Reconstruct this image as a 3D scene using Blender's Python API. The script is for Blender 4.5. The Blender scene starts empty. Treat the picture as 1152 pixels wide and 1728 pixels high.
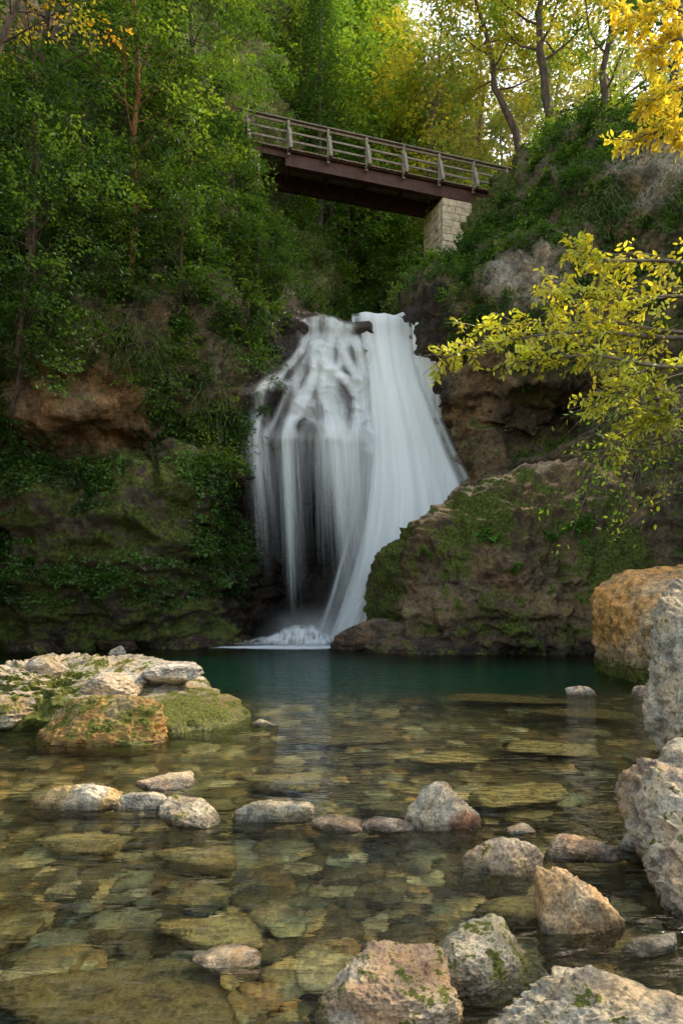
import bpy, math, numpy as np, bmesh
from mathutils import Vector
from mathutils.bvhtree import BVHTree
rng=np.random.default_rng(11)
sc=bpy.context.scene
CAMH=1.6; F=1152.0
def W(px,py,d):
    return np.array([(px-576)/F*d, d, CAMH+(1000-py)*d/F])

# ---------------- numpy noise ----------------
def _h(ix,iy,iz,s):
    n=(ix.astype(np.int64)*73856093)^(iy.astype(np.int64)*19349663)^(iz.astype(np.int64)*83492791)^(s*2654435)
    n=n&0xffffffff
    n=((n^(n>>13))*1274126177)&0xffffffff
    n=((n^(n>>16))*2246822519)&0xffffffff
    n=n^(n>>15)
    return n/4294967295.0
def vnoise(p,s=0):
    i=np.floor(p).astype(np.int64); f=p-i; u=f*f*f*(f*(f*6-15)+10)
    x,y,z=i[...,0],i[...,1],i[...,2]
    def c(a,b,d): return _h(x+a,y+b,z+d,s)
    ux,uy,uz=u[...,0],u[...,1],u[...,2]
    a=c(0,0,0)*(1-ux)+c(1,0,0)*ux; b=c(0,1,0)*(1-ux)+c(1,1,0)*ux
    d=c(0,0,1)*(1-ux)+c(1,0,1)*ux; e=c(0,1,1)*(1-ux)+c(1,1,1)*ux
    return ((a*(1-uy)+b*uy)*(1-uz)+(d*(1-uy)+e*uy)*uz)*2-1
def fbm(p,o=4,s=0,ridge=False):
    t=0;a=1;n=0;q=np.array(p,dtype=float)
    for k in range(o):
        v=vnoise(q,s+k*17)
        if ridge: v=1-2*np.abs(v)
        t=t+a*v;n+=a;a*=.5;q=q*2.03+11.7
    return t/n
def sstep(a,b,x):
    t=np.clip((x-a)/(b-a),0,1); return t*t*(3-2*t)
def nrm(v): return v/np.maximum(np.linalg.norm(v,axis=-1,keepdims=True),1e-9)
def st3(a): return np.stack([a,a*0,a*0],-1)

# ---------------- mesh helpers ----------------
def empty(name,loc=(0,0,0)):
    o=bpy.data.objects.new(name,None); o.location=loc; sc.collection.objects.link(o); return o
def mkmesh(name,V,Fc,mat,cols=None,smooth=True,parent=None,extra=None):
    V=np.asarray(V,dtype=np.float32); Fc=np.asarray(Fc,dtype=np.int32); m,k=Fc.shape
    me=bpy.data.meshes.new(name)
    me.vertices.add(len(V)); me.vertices.foreach_set("co",V.ravel())
    me.loops.add(m*k); me.loops.foreach_set("vertex_index",Fc.ravel())
    me.polygons.add(m); me.polygons.foreach_set("loop_start",np.arange(m,dtype=np.int32)*k)
    me.update(calc_edges=True); me.validate()
    me.polygons.foreach_set("use_smooth",np.full(len(me.polygons),smooth))
    if cols is not None:
        c=np.ones((len(V),4),dtype=np.float32); cols=np.asarray(cols); c[:,:cols.shape[1]]=cols
        at=me.color_attributes.new("Col",'FLOAT_COLOR','POINT'); at.data.foreach_set("color",c.ravel())
    if extra:
        for n,v in extra.items():
            at=me.attributes.new(n,'FLOAT','POINT'); at.data.foreach_set("value",np.asarray(v,dtype=np.float32))
    me.materials.append(mat)
    o=bpy.data.objects.new(name,me); sc.collection.objects.link(o)
    if parent: o.parent=parent
    return o
def gridfaces(a,b):
    ii=np.arange(a*b).reshape(a,b); return np.stack([ii[:-1,:-1],ii[1:,:-1],ii[1:,1:],ii[:-1,1:]],-1).reshape(-1,4)

# ---------------- materials ----------------
class NT:
    def __init__(s,name):
        s.m=bpy.data.materials.new(name); s.m.use_nodes=True; s.t=s.m.node_tree; s.t.nodes.clear()
        s.out=s.t.nodes.new('ShaderNodeOutputMaterial')
    def n(s,ty,**kw):
        nd=s.t.nodes.new(ty)
        for k,v in kw.items():
            if k.startswith('i_'):
                key=k[2:]; key=int(key) if key.isdigit() else key.replace('_',' ')
                if hasattr(v,'is_output') : s.t.links.new(v,nd.inputs[key])
                else: nd.inputs[key].default_value=v
            else: setattr(nd,k,v)
        return nd
    def link(s,a,b): s.t.links.new(a,b)
    def math(s,op,a,b=0.0,clamp=False):
        nd=s.t.nodes.new('ShaderNodeMath'); nd.operation=op; nd.use_clamp=clamp
        for i,v in enumerate((a,b)):
            if hasattr(v,'is_output'): s.link(v,nd.inputs[i])
            else: nd.inputs[i].default_value=v
        return nd.outputs[0]
    def mix(s,f,a,b,bt='MIX'):
        nd=s.t.nodes.new('ShaderNodeMix'); nd.data_type='RGBA'; nd.blend_type=bt
        for i,v in ((0,f),(6,a),(7,b)):
            if hasattr(v,'is_output'): s.link(v,nd.inputs[i])
            else: nd.inputs[i].default_value=v if i==0 else tuple(v)+(1,) if len(v)==3 else v
        return nd.outputs[2]
    def ramp(s,f,a,b,c0=0.,c1=1.):
        nd=s.t.nodes.new('ShaderNodeMapRange'); nd.interpolation_type='SMOOTHSTEP'
        s.link(f,nd.inputs[0]); nd.inputs[1].default_value=a; nd.inputs[2].default_value=b
        nd.inputs[3].default_value=c0; nd.inputs[4].default_value=c1
        return nd.outputs[0]

def rock_mat(name,scale=1.0,bump=0.5,rough=0.85,mosscol=(0.085,0.095,0.014),spec=0.3,depth_tint=False,dist=0.06):
    t=NT(name); at=t.n('ShaderNodeAttribute',attribute_name='Col')
    wet=t.n('ShaderNodeAttribute',attribute_name='wet')
    tc=t.n('ShaderNodeTexCoord'); co=tc.outputs['Object']
    n1=t.n('ShaderNodeTexNoise',i_Vector=co,i_Scale=1.6*scale,i_Detail=9.0,i_Roughness=.65)
    n2=t.n('ShaderNodeTexNoise',i_Vector=co,i_Scale=9*scale,i_Detail=8.0,i_Roughness=.7)
    n3=t.n('ShaderNodeTexNoise',i_Vector=co,i_Scale=0.8*scale,i_Detail=5.0)
    vo=t.n('ShaderNodeTexVoronoi',i_Vector=co,i_Scale=5*scale); vo.feature='F1'
    k1=t.ramp(n1.outputs[0],.3,.7,.4,1.5); k2=t.ramp(n2.outputs[0],.3,.7,.5,1.4)
    k=t.math('MULTIPLY',k1,k2)
    vm=t.n('ShaderNodeVectorMath',operation='SCALE'); t.link(at.outputs['Color'],vm.inputs[0]); t.link(k,vm.inputs['Scale'])
    hue=t.mix(t.ramp(n3.outputs[0],.4,.65,0,.6),vm.outputs[0],t.mix(1.0,vm.outputs[0],(1.12,.88,.62),'MULTIPLY'))
    geo=t.n('ShaderNodeNewGeometry')
    mf=t.math('ADD',at.outputs['Alpha'],t.math('MULTIPLY',t.math('SUBTRACT',n1.outputs[0],.5),2.4))
    mf=t.math('ADD',mf,t.math('MULTIPLY',t.math('SUBTRACT',n2.outputs[0],.5),1.1))
    mf=t.ramp(mf,.42,.6)
    mcol=t.mix(t.ramp(n2.outputs[0],.35,.68),tuple(c*.35 for c in mosscol),tuple(c*1.9 for c in mosscol))
    col=t.mix(mf,hue,mcol)
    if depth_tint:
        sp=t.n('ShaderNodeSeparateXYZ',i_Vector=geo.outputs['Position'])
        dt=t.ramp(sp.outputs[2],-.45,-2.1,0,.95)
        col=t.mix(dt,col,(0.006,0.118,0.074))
    h=t.math('ADD',t.math('MULTIPLY',n1.outputs[0],1.2),t.math('MULTIPLY',n2.outputs[0],.7))
    h=t.math('ADD',h,t.math('MULTIPLY',vo.outputs[0],.35))
    bp=t.n('ShaderNodeBump',i_Height=h,i_Strength=bump,i_Distance=dist)
    rg=t.mix(wet.outputs['Fac'],(rough,)*3,(.22,)*3)
    p=t.n('ShaderNodeBsdfPrincipled',i_Base_Color=col,i_Normal=bp.outputs[0])
    t.link(rg,p.inputs['Roughness']); p.inputs['Specular IOR Level'].default_value=spec
    t.link(p.outputs[0],t.out.inputs[0]); return t.m
def leaf_mat(name,trans=.45,boost=(1.7,1.5,.7)):
    t=NT(name); at=t.n('ShaderNodeAttribute',attribute_name='Col')
    d=t.n('ShaderNodeBsdfDiffuse',i_Color=at.outputs['Color'])
    tcol=t.mix(1.0,at.outputs['Color'],boost,'MULTIPLY')
    tr=t.n('ShaderNodeBsdfTranslucent',i_Color=tcol)
    m=t.n('ShaderNodeMixShader'); m.inputs[0].default_value=trans; t.link(d.outputs[0],m.inputs[1]); t.link(tr.outputs[0],m.inputs[2])
    g=t.n('ShaderNodeBsdfGlossy',i_Roughness=.45); g.inputs[0].default_value=(.8,.9,.8,1)
    m2=t.n('ShaderNodeMixShader'); m2.inputs[0].default_value=.03; t.link(m.outputs[0],m2.inputs[1]); t.link(g.outputs[0],m2.inputs[2])
    t.link(m2.outputs[0],t.out.inputs[0]); return t.m
def simple_mat(name,c1,c2,scale=6,stretch=(1,1,1),rough=.8,bump=.3,dist=.02,spec=.3):
    t=NT(name); tc=t.n('ShaderNodeTexCoord'); mp=t.n('ShaderNodeMapping',i_Vector=tc.outputs['Object']); mp.inputs['Scale'].default_value=stretch
    n=t.n('ShaderNodeTexNoise',i_Vector=mp.outputs[0],i_Scale=scale,i_Detail=8.0,i_Roughness=.65)
    col=t.mix(t.ramp(n.outputs[0],.3,.7),c1,c2)
    bp=t.n('ShaderNodeBump',i_Height=n.outputs[0],i_Strength=bump,i_Distance=dist)
    p=t.n('ShaderNodeBsdfPrincipled',i_Base_Color=col,i_Normal=bp.outputs[0],i_Roughness=rough); p.inputs['Specular IOR Level'].default_value=spec
    t.link(p.outputs[0],t.out.inputs[0]); return t.m
M_cliff=rock_mat('cliff_rock',1.0,.9,dist=.14,mosscol=(.062,.072,.011))
M_bould=rock_mat('boulder_rock',1.5,.9,dist=.09,mosscol=(.072,.085,.012))
M_shore=rock_mat('shore_rock',3.5,.8,dist=.035)
M_stone=rock_mat('river_stone',7,.8,rough=.8,dist=.018)
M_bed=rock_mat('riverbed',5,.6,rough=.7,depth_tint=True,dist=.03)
M_leaf=leaf_mat('leaf'); M_leafy=leaf_mat('leaf_yellow',.5,(1.4,1.42,.8))
M_bark=simple_mat('bark',(.035,.025,.018),(.12,.085,.06),9,(1,1,.25),.9,.8,.03)
M_barkr=simple_mat('bark_reddish',(.10,.045,.02),(.32,.15,.07),9,(1,1,.3),.9,.8,.03)
M_twig=simple_mat('twig',(.10,.08,.06),(.22,.18,.14),9)
M_wood=simple_mat('weathered_wood',(.13,.09,.06),(.28,.20,.14),7,(1,1,1),.8,.3)
M_steel=simple_mat('rusty_steel',(.045,.018,.015),(.10,.04,.03),3,(1,1,1),.6,.2,.01)

# ---------------- terrain loft ----------------
def f(x,pts): return (x,0.,0.,1.,pts)
ST=[]
def side(bx,by,dx,dy,h,z0=0):
    o=[0,0,-.1,.2,.1,.5,.3,.6,1.2,3,7,15,36]; z=[-3,0,2,4,5.8,7.2,8.6,10.5,12.5,15,18,21,24]
    return (bx,by,dx,dy,[(a,(b*h if b>0 else b)) for a,b in zip(o,z)])
ST.append(side(-15,-16,-1,0,.4)); ST.append(side(-13.5,-3,-1,0,.45)); ST.append(side(-12.3,8,-1,.2,.8)); ST.append(side(-11.3,15,-.7,.7,1.3))
ST+= [
f(-9.8,[(19,-3),(19,0),(19,1.5),(19.2,3),(18.7,4.5),(19.2,5.7),(18.2,7),(18.2,8.6),(18.7,10.8),(20,14),(23,20),(30,30),(42,48)]),
f(-8.3,[(19.4,-3),(19.3,0),(18.9,1.5),(18.8,3),(19,4.4),(20.4,5.4),(18.3,6.6),(18.0,8.2),(18.8,10.8),(20.2,14),(23.5,20),(30,30),(42,48)]),
f(-7,[(19.6,-3),(19.6,0),(19.1,1.5),(18.9,3),(19.3,4.4),(21.0,5.3),(18.2,6.4),(18.0,8),(19.0,10.8),(20.4,14),(24,20),(31,30),(44,48)]),
f(-5.9,[(19.8,-3),(19.7,0),(19.3,1.5),(18.9,3.2),(19.2,4.6),(20.9,5.6),(19.0,6.8),(18.9,8.2),(19.5,10.6),(21,14),(25,20),(32,30),(45,48)]),
f(-4.6,[(20.2,-3),(20.2,0),(20.2,1.4),(19.6,2.8),(19.0,4.2),(19.4,5.2),(20.3,6.4),(20.2,8),(20.5,10.4),(22,14),(26,20),(33,30),(46,48)]),
f(-3.3,[(22.8,-3),(22.8,0),(23.2,1.5),(22.6,3.2),(20.6,4.3),(20.2,5.3),(20.8,6.8),(21.2,8.4),(21.8,10.6),(24,14),(28,18),(36,30),(50,50)]),
f(-2.4,[(24,-3),(24,0),(24.6,1.5),(24.6,3.4),(23,5),(22,6),(22,7.2),(22.3,8.6),(22.9,10.3),(24.6,12.2),(29,16.5),(38,28),(54,50)]),
f(-1.2,[(24.4,-3),(24.4,0),(25,1.5),(25.2,3.4),(23.8,5.2),(21.9,6.3),(22.1,7.3),(22.6,8.7),(23.4,10.2),(24.4,11.3),(29,12.6),(38,22),(58,50)]),
f(0,[(24.4,-3),(24.4,0),(25,1.5),(25.2,3.4),(23.9,5.2),(22.1,6.4),(22.4,7.4),(22.8,8.8),(23.6,10.2),(24.4,11.3),(30,12.4),(40,22),(60,52)]),
f(1,[(23.6,-3),(23.6,0),(24,1.5),(24.2,3.4),(23.8,5.2),(23.4,6.4),(23.5,7.6),(23.6,9),(23.9,10.3),(24.6,11.2),(31,12.4),(41,22),(60,52)]),
f(2.3,[(23,-3),(23,0),(23.4,1.5),(23.6,3.4),(23.8,5.2),(23.9,6.4),(23.9,7.6),(23.9,9),(24,10.4),(24.6,11.3),(30,13),(40,21),(60,46)]),
f(3.3,[(21.5,-3),(21.5,0),(22,1.5),(22.6,3.2),(23.1,5),(23.3,6.6),(23.3,8.2),(23.2,9.8),(23.3,11.0),(24.8,12.3),(29,14.8),(37,20),(60,34)]),
f(4.7,[(20.5,-3),(20.5,0),(21,2),(21.6,4),(22,5.6),(22.4,7),(21.4,8.4),(21.2,10),(21.8,11.5),(24,12.6),(29,15.2),(36,19.5),(60,26)]),
f(6.8,[(20,-3),(20,0),(20.5,2),(21,4),(22,5.8),(22.8,7.2),(20.9,8.3),(20.5,10),(20.8,11.8),(23,14.3),(28,17.4),(36,19.5),(60,22)]),
f(9,[(19,-3),(19,0),(19,2),(19,4),(19.2,5.8),(19.4,7.2),(19.2,8.6),(19.2,10.5),(19.6,12.3),(20.6,15),(26,18.5),(34,21),(60,23)]),
]
ST.append(side(10.8,16,.6,.8,.95)); ST.append(side(11.8,10,1,.2,.7)); ST.append(side(12.5,2,1,0,.5)); ST.append(side(14,-16,1,0,.35))
C=np.array([[(bx+dx*o,by+dy*o,z) for o,z in pts] for bx,by,dx,dy,pts in ST])
def cr(A,ns):
    out=[];n=len(A)
    for i in range(n-1):
        p0=A[max(i-1,0)];p1=A[i];p2=A[i+1];p3=A[min(i+2,n-1)]
        k=ns[i]
        for j in range(k):
            t=j/k
            out.append(.5*((2*p1)+(-p0+p2)*t+(2*p0-5*p1+4*p2-p3)*t*t+(-p0+3*p1-3*p2+p3)*t**3))
    out.append(A[-1]); return np.array(out)
ns=[min(36,max(8,int(np.linalg.norm(C[i+1,6,:2]-C[i,6,:2])/.075))) for i in range(len(C)-1)]
G=cr(C,ns)
G=cr(G.transpose(1,0,2),[20,16,20,20,20,20,20,24,26,30,34,34]).transpose(1,0,2)
def gnorm(G):
    du=np.gradient(G,axis=0); dv=np.gradient(G,axis=1); return nrm(np.cross(du,dv))
N=gnorm(G)
if N[len(N)//2,60,1]>0: N=-N
q=G*np.array([1,1,1.5])
infall=sstep(-2.6,-2.0,G[...,0])*(1-sstep(3.0,3.4,G[...,0]))*sstep(5.6,6.2,G[...,2])*(1-sstep(12,12.6,G[...,2]))*(G[...,1]<27)
disp=fbm(q*.33,3,5)*.85+fbm(q*.85,4,9,True)*.54+fbm(q*2.6,4,21,True)*.18
strata=fbm(np.stack([G[...,0]*.35,G[...,1]*.35,G[...,2]*2.6],-1),3,33,True)*.16
disp=(disp+strata)*(1-.4*infall)
up=sstep(26,34,G[...,1]); disp=disp*(1+up)
G=G+N*disp[...,None]
N=gnorm(G)
if N[len(N)//2,60,1]>0: N=-N
nc,nl=G.shape[:2]
FQ=gridfaces(nc,nl)
V=G.reshape(-1,3); VN=N.reshape(-1,3)
x,y,z=V.T
n_a=fbm(V*.5,4,41); n_b=fbm(V*1.7,4,43)
base=np.array([.155,.118,.082])[None]*np.ones((len(V),1))
base=base*(1+.5*n_a[:,None])
def ell(cx,cz,rx,rz,p=1.): 
    d=((x-cx)/rx)**2+((z-cz)/rz)**2+n_b*.5; return 1-sstep(.6,1.3,d)
def mixc(a,c,m): return a*(1-m[:,None])+np.array(c)[None]*m[:,None]
base=mixc(base,(.30,.19,.11),ell(-7.2,6.9,2.2,1.3)*(y<24))
base=mixc(base,(.16,.105,.06),ell(4.3,6.8,1.4,2.4)*(y<24)*.9)
base=mixc(base,(.30,.26,.215),np.maximum(ell(5.6,11.1,1.3,.9),ell(9,14,1.2,1.4)*.7)*(y<25))
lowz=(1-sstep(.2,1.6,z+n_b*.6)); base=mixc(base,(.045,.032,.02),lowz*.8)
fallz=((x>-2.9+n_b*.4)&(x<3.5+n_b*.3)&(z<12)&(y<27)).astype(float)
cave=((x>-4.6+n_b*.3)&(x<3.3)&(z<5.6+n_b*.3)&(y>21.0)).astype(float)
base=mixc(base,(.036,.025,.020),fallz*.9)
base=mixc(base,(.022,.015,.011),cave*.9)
base=mixc(base,(.03,.018,.012),ell(6.8,7.2,1.9,.8)*(y<26)*.8)
moss=.24+.45*sstep(-.1,.7,VN[:,2])+.25*n_a
moss=moss+.28*((x<-3)&(z<5.4)&(y<24))-.6*fallz-.6*cave-.5*ell(-7.2,6.8,1.9,1.1)-.3*ell(4.3,6.8,1.4,2.4)
moss=moss-.45*np.maximum(ell(5.6,11.1,1.3,.9),ell(9,14,1.2,1.4))
moss=np.where(y>27,.9,moss)
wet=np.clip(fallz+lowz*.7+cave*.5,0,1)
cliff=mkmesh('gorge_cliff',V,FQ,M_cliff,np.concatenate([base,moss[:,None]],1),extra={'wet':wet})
bvh=BVHTree.FromPolygons([tuple(v) for v in V],[tuple(p) for p in FQ])
def cliff_y(px,pz,y0=10.):
    h=bvh.ray_cast(Vector((px,y0,pz)),Vector((0,1,0))); return h[0].y if h[0] is not None else None
def ground_z(px,py,top=70):
    h=bvh.ray_cast(Vector((px,py,top)),Vector((0,0,-1))); return h[0].z if h[0] is not None else None

# ---------------- riverbed + water ----------------
def bedz(x,y):
    b=np.interp(y,[-30,-8,-3,0,2.5,5,8,11,14,18,30],[2.5,1.5,.4,-.16,-.26,-.36,-.55,-1.0,-1.9,-2.6,-3])
    r=x-(.42*y+.55); l=-x-(.5*y+1.6)
    b=b+np.where(y<17,np.clip(r,0,6)*.5+np.clip(l,0,6)*.35,0)
    b=b+.6*np.exp(-((x-3.6)/1.6)**2-((y-10.8)/1.0)**2)
    return b+fbm(np.stack([x*.9,y*.9,x*0],-1),4,3)*.1*np.clip(1+np.abs(y)*.05,1,2)
gx=np.concatenate([np.linspace(-300,-16,8)[:-1],np.linspace(-16,16,260),np.linspace(16,300,8)[1:]])
gy=np.concatenate([np.linspace(-300,-18,8)[:-1],np.linspace(-18,1,60)[:-1],np.linspace(1,26,230),np.linspace(26,300,8)[1:]])
X,Y=np.meshgrid(gx,gy,indexing='ij'); Z=bedz(X,Y); Z=np.where(Y>26,-3,Z)
BV=np.stack([X,Y,Z],-1).reshape(-1,3)
bc=np.array([.11,.085,.045])[None]*(1+.4*fbm(BV*1.2,3,8)[:,None])
mkmesh('ground',BV,gridfaces(*X.shape),M_bed,np.concatenate([bc,np.full((len(BV),1),.1)],1),extra={'wet':np.zeros(len(BV))})

t=NT('pool_water'); tc=t.n('ShaderNodeTexCoord')
mp=t.n('ShaderNodeMapping',i_Vector=tc.outputs['Object']); mp.inputs['Scale'].default_value=(1,2.2,1)
w1=t.n('ShaderNodeTexNoise',i_Vector=mp.outputs[0],i_Scale=1.5,i_Detail=3.0,i_Roughness=.5)
w2=t.n('ShaderNodeTexNoise',i_Vector=mp.outputs[0],i_Scale=6.0,i_Detail=3.0,i_Roughness=.6)
hh=t.math('ADD',t.math('MULTIPLY',w1.outputs[0],1.0),t.math('MULTIPLY',w2.outputs[0],.34))
bp=t.n('ShaderNodeBump',i_Height=hh,i_Strength=.65,i_Distance=.13)
bp2=t.n('ShaderNodeBump',i_Height=hh,i_Strength=.4,i_Distance=.065)
fr=t.n('ShaderNodeFresnel',i_IOR=1.33,i_Normal=bp.outputs[0])
tr=t.n('ShaderNodeBsdfRefraction',i_IOR=1.33,i_Roughness=0.0,i_Normal=bp2.outputs[0]); tr.inputs[0].default_value=(.88,.96,.84,1)
gl=t.n('ShaderNodeBsdfGlossy',i_Roughness=.05,i_Normal=bp.outputs[0]); gl.inputs[0].default_value=(1,1,1,1)
mx=t.n('ShaderNodeMixShader'); t.link(t.math('MULTIPLY',fr.outputs[0],.85),mx.inputs[0]); t.link(tr.outputs[0],mx.inputs[1]); t.link(gl.outputs[0],mx.inputs[2])
fa=t.n('ShaderNodeAttribute',attribute_name='foam')
mp2=t.n('ShaderNodeMapping',i_Vector=tc.outputs['Object']); mp2.inputs['Scale'].default_value=(1.,3.5,1)
w3=t.n('ShaderNodeTexNoise',i_Vector=mp2.outputs[0],i_Scale=2.2,i_Detail=8.0,i_Roughness=.7)
fm=t.ramp(t.math('ADD',fa.outputs['Fac'],t.math('MULTIPLY',t.math('SUBTRACT',w3.outputs[0],.5),1.5)),.35,1.1)
df=t.n('ShaderNodeBsdfDiffuse'); df.inputs[0].default_value=(.75,.8,.84,1)
mx2=t.n('ShaderNodeMixShader'); t.link(fm,mx2.inputs[0]); t.link(mx.outputs[0],mx2.inputs[1]); t.link(df.outputs[0],mx2.inputs[2])
t.link(mx2.outputs[0],t.out.inputs[0]); M_water=t.m
wx=np.linspace(-16,16,240); wy=np.linspace(-12,27,300); X,Y=np.meshgrid(wx,wy,indexing='ij')
WV=np.stack([X,Y,X*0],-1).reshape(-1,3)
foam=np.exp(-((WV[:,0]+1.2)/1.7)**2-((WV[:,1]-20.2)/1.1)**2)*1.2+.7*np.exp(-((WV[:,0]+3)/2.2)**2-((WV[:,1]-20.0)/.5)**2)
mkmesh('pool_water',WV,gridfaces(*X.shape),M_water,extra={'foam':foam})

# ---------------- rocks ----------------
_ico={}
def ico(n):
    if n not in _ico:
        bm=bmesh.new(); bmesh.ops.create_icosphere(bm,subdivisions=n,radius=1)
        _ico[n]=(np.array([v.co[:] for v in bm.verts]),np.array([[v.index for v in fc.verts] for fc in bm.faces])); bm.free()
    return _ico[n]
def rockshape(seed,sub=5,npl=14,p=15,amp=.10,hmin=.62):
    r=np.random.default_rng(seed); D,Fc=ico(sub)
    n=nrm(r.normal(size=(npl,3))); h=r.uniform(hmin,1.,npl)
    n=np.concatenate([n,[[0,0,1],[0,0,-1],[1,0,0],[-1,0,0],[0,1,0],[0,-1,0]]]); h=np.concatenate([h,np.full(6,1.)])
    dt=np.maximum(D@n.T,1e-3); rr=((dt/h)**p).sum(1)**(-1/p)
    P=D*rr[:,None]
    P=P*(1+amp*1.2*fbm(P*1.6+seed*3.1,4,seed)[:,None]+amp*.7*fbm(P*4.5+seed,4,seed+5,True)[:,None])
    if sub>=6: P=P*(1+amp*.32*fbm(P*13+seed,3,seed+9,True)[:,None])
    return P,Fc
def vnormals(P,Fc):
    fn=np.cross(P[Fc[:,1]]-P[Fc[:,0]],P[Fc[:,2]]-P[Fc[:,0]]); o=np.zeros_like(P)
    for k in range(3): np.add.at(o,Fc[:,k],fn)
    return nrm(o)
def rotz(P,a):
    c,s=math.cos(a),math.sin(a); return P@np.array([[c,s,0],[-s,c,0],[0,0,1]])
def rot_rand(P,r,tilt=.3):
    a,b=r.uniform(-tilt,tilt,2); 
    P=P@np.array([[1,0,0],[0,math.cos(a),-math.sin(a)],[0,math.sin(a),math.cos(a)]])
    P=P@np.array([[math.cos(b),0,math.sin(b)],[0,1,0],[-math.sin(b),0,math.cos(b)]]); return P
def rock(name,c,s,seed,col,col2=None,moss=0.,sub=6,ang=0.,mat=None,amp=.11,npl=14,p=15,wetline=.05,hmin=.62):
    P,Fc=rockshape(seed,sub,npl,p,amp,hmin); P=P*np.array(s); P=rotz(P,ang)+np.array(c)
    Nn=vnormals(P,Fc); cl=np.array(col)[None]*np.ones((len(P),1))
    sc_=1.2/max(s)
    m=sstep(-.1,.3,fbm(P*sc_*1.3+seed,4,seed+2))
    if col2 is not None: cl=mixc(cl,col2,m)
    wetm=1-sstep(wetline*.3,wetline*1.6,P[:,2]+.4*wetline*fbm(P*6,2,2)); cl=cl*(1-.6*wetm[:,None])
    mo=moss*(.55+.6*sstep(-.3,.6,Nn[:,2]))+.2*fbm(P*sc_*2,3,seed+8)-(.7 if moss==0 else 0)
    return mkmesh(name,P,Fc,mat or M_stone,np.concatenate([cl,mo[:,None]],1),extra={'wet':wetm})
def planes_rock(name,c,pl,seed,col,col2,moss,sub=7,p=20,amp=.25,mat=None,fr=.5,top=None,tz=(2.5,4.0),wz=.5):
    D,Fc=ico(sub); c=np.array(c,float); n=nrm(np.array([a for a,b in pl],float)); h=np.array([np.dot(nn,np.array(b)-c) for nn,(a,b) in zip(n,pl)])
    dt=np.maximum(D@n.T,1e-3); rr=((dt/h)**p).sum(1)**(-1/p); P=D*rr[:,None]+c
    d=amp*fbm(P*fr,4,seed)+amp*.85*fbm(P*fr*2.6,5,seed+3,True)+amp*.28*fbm(P*fr*9,3,seed+7,True)
    P=P+D*d[:,None]; Nn=vnormals(P,Fc)
    cl=mixc(np.array(col)[None]*np.ones((len(P),1)),col2,sstep(-.1,.35,fbm(P*.8,4,seed+1)))
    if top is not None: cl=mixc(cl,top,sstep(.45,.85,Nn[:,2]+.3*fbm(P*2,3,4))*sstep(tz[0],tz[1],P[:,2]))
    wl=1-sstep(.1*wz,wz,P[:,2]+.4*wz*fbm(P*2,2,2)); cl=cl*(1-.75*wl[:,None])
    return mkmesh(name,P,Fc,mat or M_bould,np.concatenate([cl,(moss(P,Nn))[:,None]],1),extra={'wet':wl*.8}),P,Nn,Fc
pl=[((-1,-.35,.12),W(692,1000,18.6)),((-.75,-.3,.6),W(684,915,18.7)),((-.42,-.35,.85),W(775,860,18.6)),((-.3,.5,.8),W(930,790,19.6)),
    ((.15,-.25,.95),W(940,792,19.2)),((-.15,-.95,.28),(3.2,17.9,1.0)),((.25,-.93,.25),(6,18.0,1.0)),((.9,-.3,.3),(9.4,18.5,1)),((0,1,0),(4,22.5,1)),((0,0,-1),(4,19,-1.4)),
    ((-.3,-.8,-.45),(2.4,18.3,.5))]
_,bP,bN,bF=planes_rock('mossy_boulder',(4.8,19.8,1.6),pl,5,(.12,.082,.048),(.25,.17,.10),
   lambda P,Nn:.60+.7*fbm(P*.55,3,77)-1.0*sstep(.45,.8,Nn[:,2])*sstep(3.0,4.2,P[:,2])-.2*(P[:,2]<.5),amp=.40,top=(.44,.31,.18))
rock('ledge_rock',(1.0,19.7,-.05),(1.6,1.0,.82),31,(.16,.11,.08),(.26,.18,.13),.1,sub=6,mat=M_bould,ang=.3,wetline=.25)
rock('ledge_rock',(3.0,18.3,-.1),(2.2,.7,.55),32,(.09,.065,.045),(.16,.10,.07),.25,sub=6,mat=M_bould,ang=.1,wetline=.2)
for i,(a,b,s) in enumerate([(-3.4,21.4,.7),(-4.4,19.8,.6),(-6.3,19.1,.5),(-8.2,18.6,.7)]):
    rock('cliff_foot_rock',(a,b,0),(s*1.3,s,s*.7),60+i,(.09,.06,.04),(.15,.095,.06),.3,sub=5,mat=M_bould,wetline=.4)
for i,(px,py,d,s) in enumerate([(722,548,23.7,.40),(498,556,23.4,.42),(466,592,22.9,.45),(450,642,22.5,.4)]):
    c=W(px,py,d); rock('lip_rock',tuple(c),(s*1.2,s,s*.8),162+i,(.045,.032,.026),(.08,.058,.045),.2,sub=5,mat=M_bould,wetline=30)
LG=(.50,.45,.34)
def srock(name,x0,x1,yt,yb,seed,col,col2=None,moss=0,sy=.75,sub=6,ang=0.,hk=1.2,**k):
    D=CAMH*F/(yb-1000); Wd=(x1-x0)/F*D; ry=sy*Wd/2; sa=CAMH/math.hypot(D,CAMH)
    vis=(yb-yt)/F*D; hz=max(.16*Wd,vis-1.5*ry*sa)*hk
    return rock(name,((x0+x1)/2*D/F-.5*D,D+ry*.85,-hz*.28),(Wd/2*1.08,ry,hz*1.35),seed,col,col2,moss,sub,ang,**k)
pl=[((.55,-.5,.75),(-1.75,8.2,.16)),((.9,-.3,.35),(-1.32,8.4,.0)),((.10,-.14,1),(-3.2,9.2,.44)),((-.1,-.9,.45),(-3.0,7.9,.1)),((.3,-.9,.3),(-2.0,7.75,.1)),((.3,.9,.4),(-2.6,10.8,.1)),((-1,0,0),(-8,9,0)),((0,0,-1),(-3,9,-.9)),((.8,.5,.5),(-1.9,9.7,.2)),((-.2,.2,1),(-4.5,9.4,.62))]
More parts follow.
